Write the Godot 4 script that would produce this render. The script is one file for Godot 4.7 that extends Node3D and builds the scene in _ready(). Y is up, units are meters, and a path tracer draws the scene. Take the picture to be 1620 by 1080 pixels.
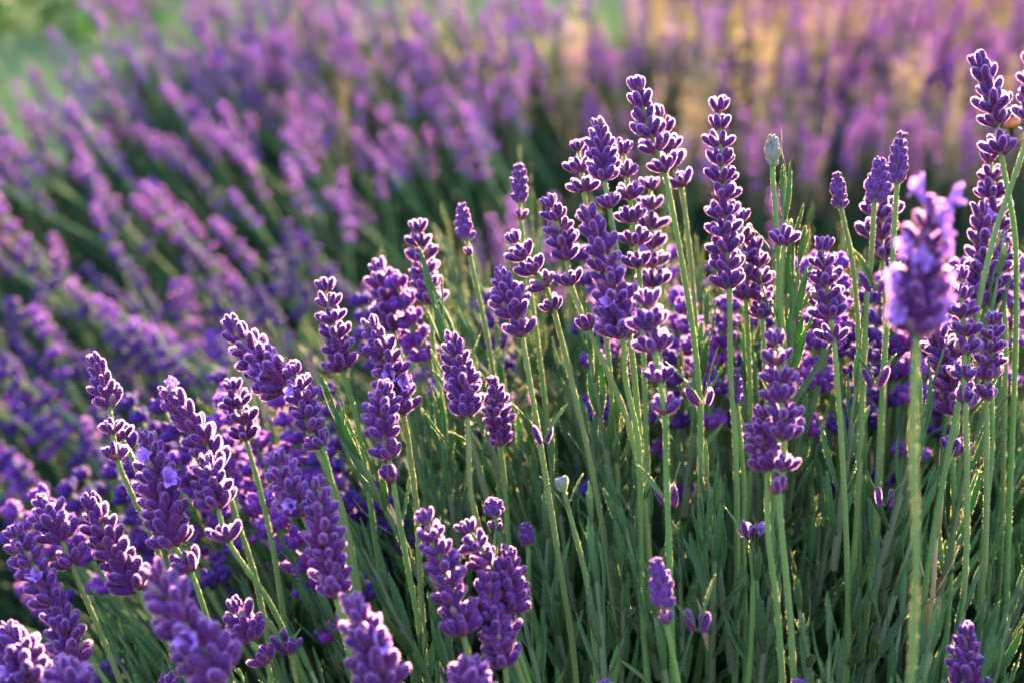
extends Node3D
# A lavender bed at low evening sun, seen close up from slightly above.

const FOV := 24.0
const FOCUS := 0.52
var T := tan(deg_to_rad(FOV / 2.0))
var cam_t: Transform3D
var rng := RandomNumberGenerator.new()
var counts := {}
var M := {}

# ---------------------------------------------------------------- naming
func numbered(called: String) -> String:
	var k: int = counts.get(called, 0)
	counts[called] = k + 1
	return called if k == 0 else "%s_%03d" % [called, k]

func tag(o: Node, label: String, category: String, group := "") -> void:
	o.set_meta("label", label)
	o.set_meta("category", category)
	if group != "":
		o.set_meta("group", group)

func thing(called: String, label: String, category: String, at: Vector3, group := "") -> Node3D:
	var o := Node3D.new()
	o.name = numbered(called)
	add_child(o, true)
	o.position = at
	tag(o, label, category, group)
	return o

func part(called: String, mesh: Mesh, parent: Node, t := Transform3D.IDENTITY) -> MeshInstance3D:
	var o := MeshInstance3D.new()
	o.name = called
	o.mesh = mesh
	o.transform = t
	parent.add_child(o, true)
	return o

# a point of the place, found from where the photograph shows it and how deep it lies
func P(px: float, py: float, d: float) -> Vector3:
	return cam_t * Vector3((px - 810.0) / 540.0 * T * d, -(py - 540.0) / 540.0 * T * d, -d)

func rf(a: float, b: float) -> float:
	return rng.randf_range(a, b)

func rv() -> Vector3:
	var v := Vector3(rf(-1, 1), rf(-1, 1), rf(-1, 1))
	return v.normalized() if v.length() > 0.01 else Vector3.UP

func frame(y: Vector3, hint: Vector3) -> Basis:
	y = y.normalized()
	var z := hint - y * hint.dot(y)
	if z.length() < 1e-4:
		z = Vector3(0.3, 0.2, 1) - y * Vector3(0.3, 0.2, 1).dot(y)
	z = z.normalized()
	return Basis(y.cross(z), y, z)

# ---------------------------------------------------------------- mesh pieces
func tube(st: SurfaceTool, c: Array, r: Array, sides: int, cols: Array, ribs := 0, rib := 0.0, flat := 1.0, hint := Vector3.BACK) -> void:
	var n := c.size()
	var rings := []
	var z := hint
	for i in n:
		var d: Vector3 = c[mini(i + 1, n - 1)] - c[maxi(i - 1, 0)]
		var b := frame(d, z)
		z = b.z
		var ring := []
		for s in sides:
			var a := TAU * s / sides
			var k: float = r[i] * (1.0 + rib * cos(ribs * a))
			ring.append(c[i] + b.x * cos(a) * k + b.z * sin(a) * k * flat)
		rings.append(ring)
	for i in n - 1:
		for s in sides:
			var q := (s + 1) % sides
			for v in [[i, s], [i, q], [i + 1, q], [i, s], [i + 1, q], [i + 1, s]]:
				st.set_color(cols[v[0]])
				st.add_vertex(rings[v[0]][v[1]])

func hair(st: SurfaceTool, p: Vector3, dir: Vector3, side: Vector3, w: float, col: Color) -> void:
	st.set_color(col)
	st.add_vertex(p - side * w * 0.5)
	st.set_color(col)
	st.add_vertex(p + side * w * 0.5)
	st.set_color(col)
	st.add_vertex(p + dir)

func begin() -> SurfaceTool:
	var st := SurfaceTool.new()
	st.begin(Mesh.PRIMITIVE_TRIANGLES)
	return st

func done(st: SurfaceTool, mat: Material, mesh: ArrayMesh = null) -> ArrayMesh:
	st.generate_normals()
	st.index()
	st.set_material(mat)
	return st.commit(mesh)

func tint(c: Color, v: float) -> Color:
	return Color(clampf(c.r * (1 + rf(-v, v)), 0, 1), clampf(c.g * (1 + rf(-v, v)), 0, 1), clampf(c.b * (1 + rf(-v, v)), 0, 1))

# one closed flower bud: a ribbed, bent, blunt little barrel
func bud_shape(st: SurfaceTool, fz: SurfaceTool, t: Transform3D, length: float, radius: float, base: Color, mid: Color, tip: Color, sides: int, hairs: int, ribs: int, hair_len: float) -> void:
	var prof := [[0.0, 0.55], [0.1, 0.78], [0.26, 0.93], [0.45, 1.0], [0.64, 1.0], [0.8, 0.88], [0.91, 0.64], [0.975, 0.32], [1.0, 0.02]]
	var c := []
	var r := []
	var cols := []
	var bend := rf(0.10, 0.22) * length
	var sk := rf(-0.05, 0.05) * length
	for p in prof:
		var y: float = p[0]
		c.append(t * Vector3(sk * y * y, y * length, bend * y * y))
		r.append(radius * p[1])
		cols.append(base.lerp(mid, minf(y * 2.2, 1.0)) if y < 0.5 else mid.lerp(tip, (y - 0.5) * 2.0))
	tube(st, c, r, sides, cols, ribs, 0.055 if ribs > 0 else 0.0, 1.0, t.basis.z)
	for i in hairs:
		var y := sqrt(rng.randf()) if i % 3 else rng.randf()
		var k := 0
		while k < prof.size() - 2 and prof[k + 1][0] < y:
			k += 1
		var f: float = clampf((y - prof[k][0]) / (prof[k + 1][0] - prof[k][0]), 0, 1)
		var rr: float = lerpf(prof[k][1], prof[k + 1][1], f) * radius
		var a := rf(0, TAU)
		var n: Vector3 = (t.basis.x * cos(a) + t.basis.z * sin(a)).normalized()
		if y > 0.9:
			n = (n + t.basis.y.normalized() * (y - 0.9) * 12.0).normalized()
		var p: Vector3 = t * Vector3(sk * y * y, y * length, bend * y * y) + n * rr * 0.97
		if y > 0.9:
			p = t * Vector3(sk * y * y + cos(a) * rr, y * length - 0.0001, bend * y * y + sin(a) * rr)
		var d := (n * 1.0 + t.basis.y.normalized() * 0.3 + rv() * 0.4).normalized()
		hair(fz, p, d * hair_len * rf(0.6, 1.25), d.cross(rv()).normalized(), hair_len * 0.10, Color(1, 1, 1))

func leaf_shape(st: SurfaceTool, fz: SurfaceTool, t: Transform3D, length: float, width: float, curl: float, base: Color, tip: Color, hairs: int) -> void:
	# a narrow leaf with rolled-under margins: closed section of six points
	var n := 9
	var sec := [Vector2(-1, 0.0), Vector2(-0.75, 0.22), Vector2(0, 0.02), Vector2(0.75, 0.22), Vector2(1, 0.0), Vector2(0.55, -0.16), Vector2(0, -0.2), Vector2(-0.55, -0.16)]
	var rings := []
	var twist := rf(-0.5, 0.5)
	for i in n:
		var y := float(i) / (n - 1)
		var w: float = width * 0.5 * [0.34, 0.55, 0.8, 0.95, 1.0, 0.97, 0.86, 0.6, 0.1][i]
		var cen := Vector3(0, length * (y - 0.06 * absf(curl) * y * y), curl * length * y * y)
		var ring := []
		for q in sec:
			var v := Vector3(q.x * w, 0, q.y * minf(w, width * 0.4)).rotated(Vector3.UP, twist * y)
			ring.append(t * (cen + v))
		rings.append(ring)
	var m := sec.size()
	for i in n - 1:
		var c0 := base.lerp(tip, float(i) / (n - 1))
		var c1 := base.lerp(tip, float(i + 1) / (n - 1))
		for s in m:
			var q := (s + 1) % m
			for v in [[i, s, c0], [i + 1, q, c1], [i, q, c0], [i, s, c0], [i + 1, s, c1], [i + 1, q, c1]]:
				st.set_color(v[2])
				st.add_vertex(rings[v[0]][v[1]])
	for i in hairs:
		var k := rng.randi_range(0, n - 2)
		var f := rng.randf()
		var s := [0, 4, 1, 3, 6][rng.randi_range(0, 4)] as int
		var p: Vector3 = rings[k][s].lerp(rings[k + 1][s], f)
		var out: Vector3 = (p - (rings[k][2] + rings[k][6]) * 0.5).normalized()
		var d := (out + t.basis.y.normalized() * 0.5 + rv() * 0.5).normalized()
		hair(fz, p, d * 0.0004, d.cross(rv()).normalized(), 0.00007, Color(1, 1, 1))

# ---------------------------------------------------------------- materials
func mat(called: String, rough: float, back := Color.BLACK, rim := 0.0, spec := 0.4) -> StandardMaterial3D:
	var m := StandardMaterial3D.new()
	m.resource_name = called
	m.vertex_color_use_as_albedo = true
	m.albedo_color = Color.WHITE
	m.roughness = rough
	m.metallic_specular = spec
	m.cull_mode = BaseMaterial3D.CULL_DISABLED
	if back != Color.BLACK:
		m.backlight_enabled = true
		m.backlight = back
	if rim > 0.0:
		m.rim_enabled = true
		m.rim = rim
		m.rim_tint = 0.3
	return m

func make_materials() -> void:
	M.calyx = mat("purple_calyx", 0.7, Color(0.5, 0.3, 0.42), 0.15, 0.3)
	M.fuzz = mat("pale_lilac_fuzz", 0.8, Color(1.35, 1.02, 1.30), 0.0, 0.2)
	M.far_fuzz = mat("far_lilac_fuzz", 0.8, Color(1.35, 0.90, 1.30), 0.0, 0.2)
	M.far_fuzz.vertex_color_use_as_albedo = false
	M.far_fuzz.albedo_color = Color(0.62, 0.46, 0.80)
	M.fuzz.vertex_color_use_as_albedo = false
	M.fuzz.albedo_color = Color(0.29, 0.12, 0.46)
	M.green_fuzz = mat("pale_green_fuzz", 0.8, Color(1.4, 1.32, 0.95), 0.0, 0.2)
	M.green_fuzz.vertex_color_use_as_albedo = false
	M.green_fuzz.albedo_color = Color(0.40, 0.52, 0.30)
	M.stem = mat("lavender_stem", 0.7, Color(0.6, 0.65, 0.25), 0.0, 0.22)
	M.leaf = mat("lavender_leaf", 0.7, Color(0.85, 0.95, 0.3), 0.0, 0.22)
	M.bract = mat("papery_bract", 0.75, Color(0.7, 0.6, 0.5), 0.0, 0.3)
	M.petal = mat("pale_petal", 0.6, Color(0.9, 0.85, 0.9), 0.1, 0.3)
	M.straw = mat("dry_straw", 0.7, Color(0.9, 0.85, 0.7), 0.0, 0.3)
	M.grass = mat("grass_blade", 0.6, Color(0.45, 0.5, 0.4), 0.0, 0.35)
	M.far_calyx = mat("far_purple_calyx", 0.75, Color(0.5, 0.32, 0.46), 0.2, 0.3)
	M.far_calyx.albedo_color = Color(1, 1, 1)
	M.insect = mat("insect_body", 0.45, Color.BLACK, 0.2, 0.5)
	M.wing = StandardMaterial3D.new()
	M.wing.resource_name = "insect_wing"
	M.wing.albedo_color = Color(0.55, 0.5, 0.42, 0.45)
	M.wing.transparency = BaseMaterial3D.TRANSPARENCY_ALPHA
	M.wing.roughness = 0.3
	M.wing.cull_mode = BaseMaterial3D.CULL_DISABLED

func noise_mat(called: String, a: Color, b: Color, freq: float, scale: float) -> StandardMaterial3D:
	var m := StandardMaterial3D.new()
	m.resource_name = called
	var nz := FastNoiseLite.new()
	nz.seed = 11
	nz.frequency = freq
	nz.fractal_octaves = 5
	var g := Gradient.new()
	g.set_color(0, a)
	g.set_color(1, b)
	var tx := NoiseTexture2D.new()
	tx.width = 512
	tx.height = 512
	tx.seamless = true
	tx.noise = nz
	tx.color_ramp = g
	m.albedo_texture = tx
	m.uv1_triplanar = true
	m.uv1_world_triplanar = true
	m.uv1_scale = Vector3.ONE * scale
	m.roughness = 1.0
	m.specular_mode = BaseMaterial3D.SPECULAR_DISABLED
	return m

# ---------------------------------------------------------------- lavender pieces
var buds := []          # closed buds, shared by every sharp stalk
var young_buds := []
var green_buds := []
var withered := []
var flowers := []
var leaves := []
var stalk_leaves := []
var dry_leaves := []
var whorls := {}
var spikes := []
var bent_stems := []

func bud_colors(i: int) -> Array:
	var hue := [[Color(0.095, 0.009, 0.080), Color(0.0419, 0.0048, 0.0648), Color(0.0351, 0.0048, 0.0648)], [Color(0.120, 0.010, 0.072), Color(0.0554, 0.0048, 0.0606), Color(0.0449, 0.0048, 0.0606)], [Color(0.082, 0.009, 0.084), Color(0.0344, 0.0048, 0.0689), Color(0.0299, 0.0051, 0.0702)]]
	return hue[i % 3].duplicate()

func make_buds() -> void:
	for i in 9:
		var st := begin()
		var fz := begin()
		var c := bud_colors(i)
		bud_shape(st, fz, Transform3D.IDENTITY, 0.0066 * rf(0.9, 1.1), 0.00130 * rf(0.92, 1.1), tint(c[0], 0.2), tint(c[1], 0.2), tint(c[2], 0.12), 16, 760, 8, 0.00056)
		buds.append(done(fz, M.fuzz, done(st, M.calyx)))
	for i in 3:
		var st := begin()
		var fz := begin()
		bud_shape(st, fz, Transform3D.IDENTITY, 0.0052 * rf(0.85, 1.1), 0.00105 * rf(0.9, 1.1), tint(Color(0.13, 0.09, 0.09), 0.1), tint(Color(0.11, 0.055, 0.09), 0.1), tint(Color(0.17, 0.09, 0.06), 0.15), 16, 300, 8, 0.0005)
		withered.append(done(fz, M.fuzz, done(st, M.calyx)))
	for i in 4:
		var st := begin()
		var fz := begin()
		bud_shape(st, fz, Transform3D.IDENTITY, 0.0048 * rf(0.9, 1.1), 0.00115 * rf(0.92, 1.1), tint(Color(0.15, 0.12, 0.13), 0.1), tint(Color(0.080, 0.020, 0.115), 0.1), tint(Color(0.062, 0.013, 0.105), 0.1), 16, 300, 8, 0.00045)
		young_buds.append(done(fz, M.fuzz, done(st, M.calyx)))
	for i in 4:
		var st := begin()
		var fz := begin()
		bud_shape(st, fz, Transform3D.IDENTITY, 0.0044 * rf(0.9, 1.1), 0.00118 * rf(0.92, 1.1), tint(Color(0.13, 0.21, 0.07), 0.1), tint(Color(0.15, 0.21, 0.09), 0.1), tint(Color(0.14, 0.10, 0.18), 0.15), 16, 240, 8, 0.00045)
		green_buds.append(done(fz, M.green_fuzz, done(st, M.calyx)))
	for i in 3:
		var st := begin()
		var c := tint(Color(0.27, 0.12, 0.46), 0.12)
		tube(st, [Vector3.ZERO, Vector3(0, 0.003, 0), Vector3(0, 0.0048, 0.0003), Vector3(0, 0.0056, 0.0005)], [0.0006, 0.0008, 0.0011, 0.0016], 10, [c, c, c, c])
		for k in 5:
			var a := TAU * k / 5.0 + rf(-0.15, 0.15)
			var big := 1.35 if k in [0, 1] else 0.78
			var out := Vector3(sin(a), rf(0.9, 1.4) if k in [0, 1] else rf(-0.1, 0.35), cos(a)).normalized()
			var side := Vector3(cos(a), 0, -sin(a))
			var o := Vector3(0, 0.0054, 0.0005) + Vector3(sin(a), 0, cos(a)) * 0.0012
			var nrm := out.cross(side).normalized()
			var g := []
			for u in 5:
				var row := []
				for v in 5:
					var y := u / 4.0
					var x := v / 2.0 - 1.0
					var w := 0.00125 * big * sqrt(maxf(0.0, 1.0 - pow(y * 1.6 - 0.62, 2.0))) + 0.0002
					row.append(o + out * 0.0025 * big * (y - 0.18 * x * x * y) + side * x * w + nrm * (0.0005 * x * x + 0.0011 * y * y * sin(k * 2.1 + i) + 0.0004 * sin(x * 4.0 + k) * y))
				g.append(row)
			for u in 4:
				for v in 4:
					for q in [[u, v], [u + 1, v + 1], [u, v + 1], [u, v], [u + 1, v], [u + 1, v + 1]]:
						st.set_color(c.lerp(Color(0.44, 0.23, 0.60), q[0] / 4.0))
						st.add_vertex(g[q[0]][q[1]])
		flowers.append(done(st, M.petal))
	for i in 12:
		var st := begin()
		var fz := begin()
		var g := tint(Color(0.080, 0.185, 0.068).lerp([Color(0.13, 0.20, 0.035), Color(0.055, 0.13, 0.055), Color(0.045, 0.115, 0.032)][i % 3], rf(0.1, 0.7)), 0.12)
		leaf_shape(st, fz, Transform3D.IDENTITY, 0.023 * rf(0.85, 1.2), 0.0029 * rf(0.85, 1.15), rf(-0.12, 0.34), tint(Color(0.085, 0.15, 0.055), 0.1), g, 170)
		leaves.append(done(fz, M.green_fuzz, done(st, M.leaf)))
	for i in 4:
		var st := begin()
		var fz := begin()
		leaf_shape(st, fz, Transform3D.IDENTITY, 0.016 * rf(0.85, 1.15), 0.0027 * rf(0.85, 1.15), rf(-0.22, -0.05), tint(Color(0.10, 0.15, 0.06), 0.1), tint(Color(0.13, 0.21, 0.06), 0.12), 120)
		stalk_leaves.append(done(fz, M.green_fuzz, done(st, M.leaf)))
	for i in 3:
		var st := begin()
		var fz := begin()
		leaf_shape(st, fz, Transform3D.IDENTITY, 0.022 * rf(0.85, 1.15), 0.0024, rf(0.0, 0.3), Color(0.40, 0.27, 0.13), Color(0.48, 0.36, 0.17), 90)
		dry_leaves.append(done(fz, M.green_fuzz, done(st, M.straw)))

func bract(st: SurfaceTool, a: float, s: float, col: Color, out := 0.75) -> void:
	# a short pointed papery scale that cups the buds from below
	var dir := Vector3(sin(a) * out, 0.45, cos(a) * out).normalized()
	var side := Vector3(cos(a), 0, -sin(a))
	var nrm := dir.cross(side)
	var o := Vector3(sin(a), 0, cos(a)) * 0.0009 + Vector3(0, -0.0006, 0)
	var rows := []
	for u in 6:
		var y := u / 5.0
		var w: float = 0.0018 * s * [0.55, 0.95, 1.0, 0.75, 0.35, 0.02][u]
		var row := []
		for v in 5:
			var x := v / 2.0 - 1.0
			row.append(o + dir * 0.0034 * s * y + side * x * w - nrm * 0.0009 * s * (1 - x * x) + Vector3(0, 0.0014 * y * y, 0) * s)
		rows.append(row)
	for u in 5:
		for v in 4:
			for q in [[u, v], [u + 1, v + 1], [u, v + 1], [u, v], [u + 1, v], [u + 1, v + 1]]:
				st.set_color(col.lerp(Color(0.22, 0.10, 0.07), q[0] / 12.0))
				st.add_vertex(rows[q[0]][q[1]])

# where the buds of a whorl sit: [azimuth, tilt from the axis, scale, height]
func ring_plan(kind: String) -> Array:
	var spec: Array = {
		"full": [[7, 68, 1.0, 0.0], [5, 44, 0.92, 0.0004]],
		"mid": [[6, 60, 0.94, 0.0], [3, 33, 0.84, 0.0005]],
		"small": [[5, 42, 0.80, 0.0], [3, 18, 0.74, 0.0007]],
		"tip": [[5, 26, 0.66, 0.0], [2, 8, 0.62, 0.0012]],
		"pair": [[4, 50, 0.92, 0.0], [2, 24, 0.85, 0.0008]],
		"dense": [[7, 66, 0.98, 0.0], [4, 40, 0.92, 0.0007]],
		"young": [[6, 50, 1.0, 0.0], [3, 24, 0.85, 0.0008]],
		"green": [[6, 36, 1.0, 0.0], [3, 16, 0.85, 0.0008]],
	}[kind]
	var plan := []
	for r in spec:
		var off := rf(0, TAU)
		for k in r[0]:
			var a: float = off + TAU * k / r[0] + rf(-0.22, 0.22)
			if kind == "pair":
				a = (PI if k % 2 else 0.0) + rf(-0.6, 0.6)
			plan.append([a, deg_to_rad(r[1] + rf(-9, 9)), r[2] * rf(0.86, 1.1), r[3] + rf(-0.0004, 0.0005)])
	return plan

func bud_place(p: Array) -> Transform3D:
	var dir := Vector3(sin(p[0]) * sin(p[1]), cos(p[1]), cos(p[0]) * sin(p[1]))
	var b := frame(dir, Vector3.UP if p[1] > 0.2 else Vector3(sin(p[0]), 0.4, cos(p[0]))).scaled_local(Vector3.ONE * p[2])
	return Transform3D(b, Vector3(sin(p[0]), 0, cos(p[0])) * 0.0010 + Vector3(0, p[3], 0))

func make_whorls() -> void:
	for kind in ["full", "mid", "small", "tip", "pair", "dense", "young", "green"]:
		whorls[kind] = []
		for v in 8:
			var st := begin()
			var bc := tint(Color(0.10, 0.030, 0.050), 0.2)
			if kind == "green":
				bc = Color(0.16, 0.20, 0.10)
			elif kind == "young":
				bc = Color(0.16, 0.13, 0.12)
			var a := rf(0, TAU)
			var s := 0.62 if kind in ["tip", "small", "young", "green"] else 1.0
			bract(st, a, s, bc)
			bract(st, a + PI, s, bc)
			var g := Color(0.12, 0.16, 0.07)
			tube(st, [Vector3(0, -0.0012, 0), Vector3(0, -0.0002, 0), Vector3(0, 0.0012, 0), Vector3(0, 0.0022, 0)], [0.0007, 0.0013 * s, 0.0012 * s, 0.0002], 10, [g, g, g, g])
			var w := MeshInstance3D.new()
			w.name = "flower_whorl"
			w.mesh = done(st, M.bract)
			var set_: Array = young_buds if kind == "young" else green_buds if kind == "green" else buds
			for p in ring_plan(kind):
				var luck := rng.randf()
				if luck < 0.05:
					continue
				part("calyx", withered[rng.randi_range(0, 2)] if luck < 0.09 and kind != "green" else set_[rng.randi_range(0, set_.size() - 1)], w, bud_place(p))
			whorls[kind].append(w)

# ---------------------------------------------------------------- a sharp stalk, bud by bud
func smooth_path(pts: Array, step: float) -> Array:
	var cv := Curve3D.new()
	cv.bake_interval = step
	for i in pts.size():
		var a: Vector3 = pts[maxi(i - 1, 0)]
		var b: Vector3 = pts[mini(i + 1, pts.size() - 1)]
		var q: Vector3 = pts[i]
		var t := (b - a).normalized()
		cv.add_point(q, -t * (q - a).length() / 3.0, t * (b - q).length() / 3.0)
	return [cv, cv.get_baked_length()]

func stem_mesh(pts: Array, r0: float, r1: float, hairs_per_m: float, root: Vector3, c0: Color, c1: Color) -> ArrayMesh:
	var made := smooth_path(pts, 0.002)
	var cv: Curve3D = made[0]
	var length: float = made[1]
	var n := maxi(8, int(length / 0.006))
	var c := []
	var r := []
	var cols := []
	for i in n + 1:
		var t := float(i) / n
		c.append(cv.sample_baked(length * t) - root)
		r.append(lerpf(r0, r1, t) * (1.0 + 0.05 * sin(i * 1.7)))
		cols.append(c0.lerp(c1, t))
	r[n] *= 0.3
	var st := begin()
	tube(st, c, r, 12, cols, 4, 0.11)
	var fz := begin()
	for i in int(length * hairs_per_m):
		var k := rng.randi_range(0, n - 1)
		var d: Vector3 = (c[k + 1] - c[k]).normalized()
		var p: Vector3 = c[k].lerp(c[k + 1], rng.randf())
		var side := d.cross(rv()).normalized()
		var h := (side + d * rf(-0.2, 0.5) + rv() * 0.2).normalized()
		hair(fz, p + side * r[k] * 0.95, h * rf(0.00025, 0.00055), h.cross(rv()).normalized(), 0.000055, Color(1, 1, 1))
	return done(fz, M.green_fuzz, done(st, M.stem))

func px_size(d: float) -> float:
	return T * d / 540.0

# row: tip, foot of the flower head, a lower point of the stem (photo x y), depth, look, number of whorls, width, lower whorls, open flowers, leaf nodes, label
func stalk(row: Array) -> void:
	var d: float = row[6]
	var tip := P(row[0], row[1], d)
	var foot := P(row[2], row[3], d)
	var low := P(row[4], row[5], d + 0.01)
	var look: String = row[7]
	var n: int = row[8]
	var width: float = row[9] * px_size(d) * (1.17 if row[7] in ["compact", "slim"] else 0.97)
	var extra: Array = row[10]
	var label: String = row[13]
	var run := (low - foot).normalized()
	var root := low + Vector3(run.x * 0.6, -0.8, run.z * 0.2).normalized() * 0.07
	root.y = minf(root.y, 0.31)
	var o := thing("lavender_stalk", label, "lavender", root, "lavender stalks of the near plant in flower")
	var pts := [root, root.lerp(low, 0.5) + rv() * 0.0025, low, low.lerp(foot, rf(0.35, 0.6)) + rv() * 0.0016]
	var ex := []
	if extra.size() > 0:
		pts.pop_back()
	for k in range(extra.size() - 1, -1, -1):
		ex.append(P(extra[k][0], extra[k][1], d))
		pts.append(ex[-1])
	pts.append(foot)
	pts.append(tip - (tip - foot).normalized() * 0.004)
	var dryness := rf(0.0, 0.32)
	var k0 := tint(Color(0.080, 0.180, 0.042).lerp(Color(0.20, 0.17, 0.07), dryness), 0.1)
	part("stem", stem_mesh(pts, 0.00108, 0.00070, 22000.0, root, k0, tint(Color(0.110, 0.195, 0.05).lerp(Color(0.22, 0.19, 0.08), dryness), 0.1)), o)
	var axis := (tip - foot)
	var bow := axis.cross(cam_t.basis.z).normalized() * axis.length() * rf(-0.03, 0.03)
	var open_left: int = (int(row[11]) + 1) / 2 if row[11] < 8 else int(row[11])
	for i in n + ex.size():
		var at: Vector3
		var up: Vector3
		var kind := "full"
		var s := 1.0
		if i < n:
			var t := float(i) / maxf(1.0, n - 1) if n > 1 else 0.0
			at = foot.lerp(tip - axis.normalized() * 0.004, t) + bow * 4.0 * t * (1 - t)
			up = axis.normalized() + bow * (4.0 - 8.0 * t) / axis.length()
			if look == "open":
				kind = "full" if t < 0.7 else "mid" if t < 0.9 else "small"
				s = 1.0 - 0.12 * t * t
			elif look == "compact":
				kind = "dense" if t < 0.55 else "mid" if t < 0.8 else "small" if t < 0.95 else "tip"
				s = 1.0 - 0.1 * t
			elif look == "slim":
				kind = "mid" if t < 0.5 else "small" if t < 0.9 else "tip"
				s = 1.05
			elif look == "young":
				kind = "young"
				s = 1.3 * (1.0 - 0.45 * pow(t, 2.5))
			elif look == "green":
				kind = "green"
				s = 1.75 * (1.0 - 0.5 * pow(t, 2.0)) * (0.75 + 0.25 * minf(1.0, t * 4.0))
		else:
			at = ex[i - n]
			up = (foot - at).normalized()
			kind = "pair" if i == n and ex.size() > 1 or look == "young" else "mid"
			s = 0.95
		var src: MeshInstance3D = whorls[kind][rng.randi_range(0, 7)]
		var w: MeshInstance3D = src.duplicate()
		w.name = "flower_whorl"
		var k := s * width / 0.0135 * rf(0.94, 1.06)
		var b := frame(up + rv() * 0.1, rv()).scaled_local(Vector3.ONE * k)
		w.transform = Transform3D(b, at - root)
		o.add_child(w, true)
		if row[11] >= 8 and i < n and i in [0, 1, 2, 4, n - 1]:
			for sx in [-1.0, 1.0]:
				var wide: Vector3 = (b.inverse() * (cam_t.basis.x * sx + cam_t.basis.z * rf(-0.3, 0.6))).normalized()
				part("open_flower", flowers[rng.randi_range(0, 2)], w, bud_place([atan2(wide.x, wide.z), deg_to_rad(48 if i == n - 1 else 66), 1.05 if i == n - 1 else 0.95, 0.0012]))
		elif i < n and open_left > 0 and i >= int(n * 0.15) and (rng.randf() < 0.5 or n - i <= open_left):
			open_left -= 1
			# towards the open side of the head, in a gap between two buds
			var towards: Vector3 = (b.inverse() * (cam_t.basis.z + cam_t.basis.x * rf(-1.1, 1.1))).normalized()
			var a := atan2(towards.x, towards.z)
			part("open_flower", flowers[rng.randi_range(0, 2)], w, bud_place([a, deg_to_rad(rf(46, 68)), rf(0.75, 0.95), 0.0012]))
	for nd in row[12]:
		leaf_node(o, P(nd[0], nd[1], d) - root, nd[2], (foot - low).normalized())

# two small leaves and a few buds on one joint of a stem
func leaf_node(o: Node, at: Vector3, kind: int, up: Vector3) -> void:
	var a0 := rf(-0.5, 0.5)
	for k in 2:
		var a := a0 + PI * k + PI / 2
		var dir := (up + (cam_t.basis.x * sin(a) + cam_t.basis.z * cos(a)) * rf(0.35, 0.6)).normalized()
		if kind != 3:
			part("leaf", stalk_leaves[rng.randi_range(0, 3)], o, Transform3D(frame(dir, -(dir - up)).scaled_local(Vector3.ONE * rf(0.75, 1.25)), at))
		if kind >= 1:
			for q in kind:
				var away := (cam_t.basis.x * sin(a) + cam_t.basis.z * cos(a)).rotated(up, rf(-0.7, 0.7))
				var bd := (up + away * rf(0.25, 0.7) + rv() * 0.15).normalized()
				part("bud", buds[rng.randi_range(0, 8)], o, Transform3D(frame(bd, up).scaled_local(Vector3(0.82, 1.05, 0.82) * rf(0.75, 1.1)), at + away * 0.0014))

# ---------------------------------------------------------------- stalks that are out of focus: stem and flower head
func make_spikes() -> void:
	for i in 6:
		var st := begin()
		var fz := begin()
		var n := [7, 6, 7, 6, 7, 6][i] as int
		var length := 0.046
		for k in n:
			var t := float(k) / (n - 1)
			var at := Vector3(0.002 * sin(t * 2.0 + i), length * t * 0.92, 0.002 * cos(t * 3.0 + i))
			if k == 0 and i % 2:
				at.y = -0.010
			if k == 1 and i != 1 or k == 3 and i % 3 == 0:
				continue
			var kind := "full" if t < 0.6 else "mid" if t < 0.85 else "small"
			if i in [1, 4]:
				kind = "dense" if t < 0.7 else "small"
			for p in ring_plan(kind):
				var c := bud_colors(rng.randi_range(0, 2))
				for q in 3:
					c[q] = c[q] * 2.5 if i < 3 else Color(c[q].r * 1.05, c[q].g * 1.3, c[q].b * 1.6)  # painted: sunlit brightening on the first half of the heads, shade on the rest
				var tr := bud_place(p)
				tr = Transform3D(tr.basis, tr.origin + at)
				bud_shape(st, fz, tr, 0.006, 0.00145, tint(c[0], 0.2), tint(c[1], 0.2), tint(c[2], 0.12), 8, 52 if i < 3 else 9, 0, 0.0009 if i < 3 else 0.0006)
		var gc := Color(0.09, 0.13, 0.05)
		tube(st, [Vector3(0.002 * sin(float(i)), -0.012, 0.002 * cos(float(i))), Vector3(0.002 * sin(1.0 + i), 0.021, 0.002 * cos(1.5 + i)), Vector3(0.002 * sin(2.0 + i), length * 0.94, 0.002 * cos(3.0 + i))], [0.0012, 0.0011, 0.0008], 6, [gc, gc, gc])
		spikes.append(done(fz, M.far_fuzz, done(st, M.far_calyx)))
	for i in 4:
		var b := rf(0.01, 0.04)
		bent_stems.append(stem_mesh([Vector3(b, -0.26, 0), Vector3(b * 0.3, -0.12, 0), Vector3(0, 0, 0), Vector3(0, 0.036, 0)], 0.0013, 0.0008, 500.0, Vector3.ZERO, Color(0.07, 0.14, 0.035), Color(0.10, 0.16, 0.045)))

func far_stalk(tip: Vector3, up: Vector3, size: float, label: String, group: String, low := 0, high := 5) -> void:
	var foot := tip - up.normalized() * 0.043 * size
	var o := thing("lavender_stalk", label, "lavender", foot, group)
	var hint := Vector3(up.x, 0, up.z)
	o.basis = frame(up, hint if hint.length() > 0.02 else Vector3.BACK).scaled_local(Vector3.ONE * size)
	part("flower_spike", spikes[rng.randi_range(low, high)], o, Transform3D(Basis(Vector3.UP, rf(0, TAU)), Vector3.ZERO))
	part("stem", bent_stems[rng.randi_range(0, 3)], o, Transform3D(Basis(Vector3.UP, PI / 2 + rf(-0.5, 0.5)), Vector3.ZERO))

# ---------------------------------------------------------------- leafy shoots
var shoots := []

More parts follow.
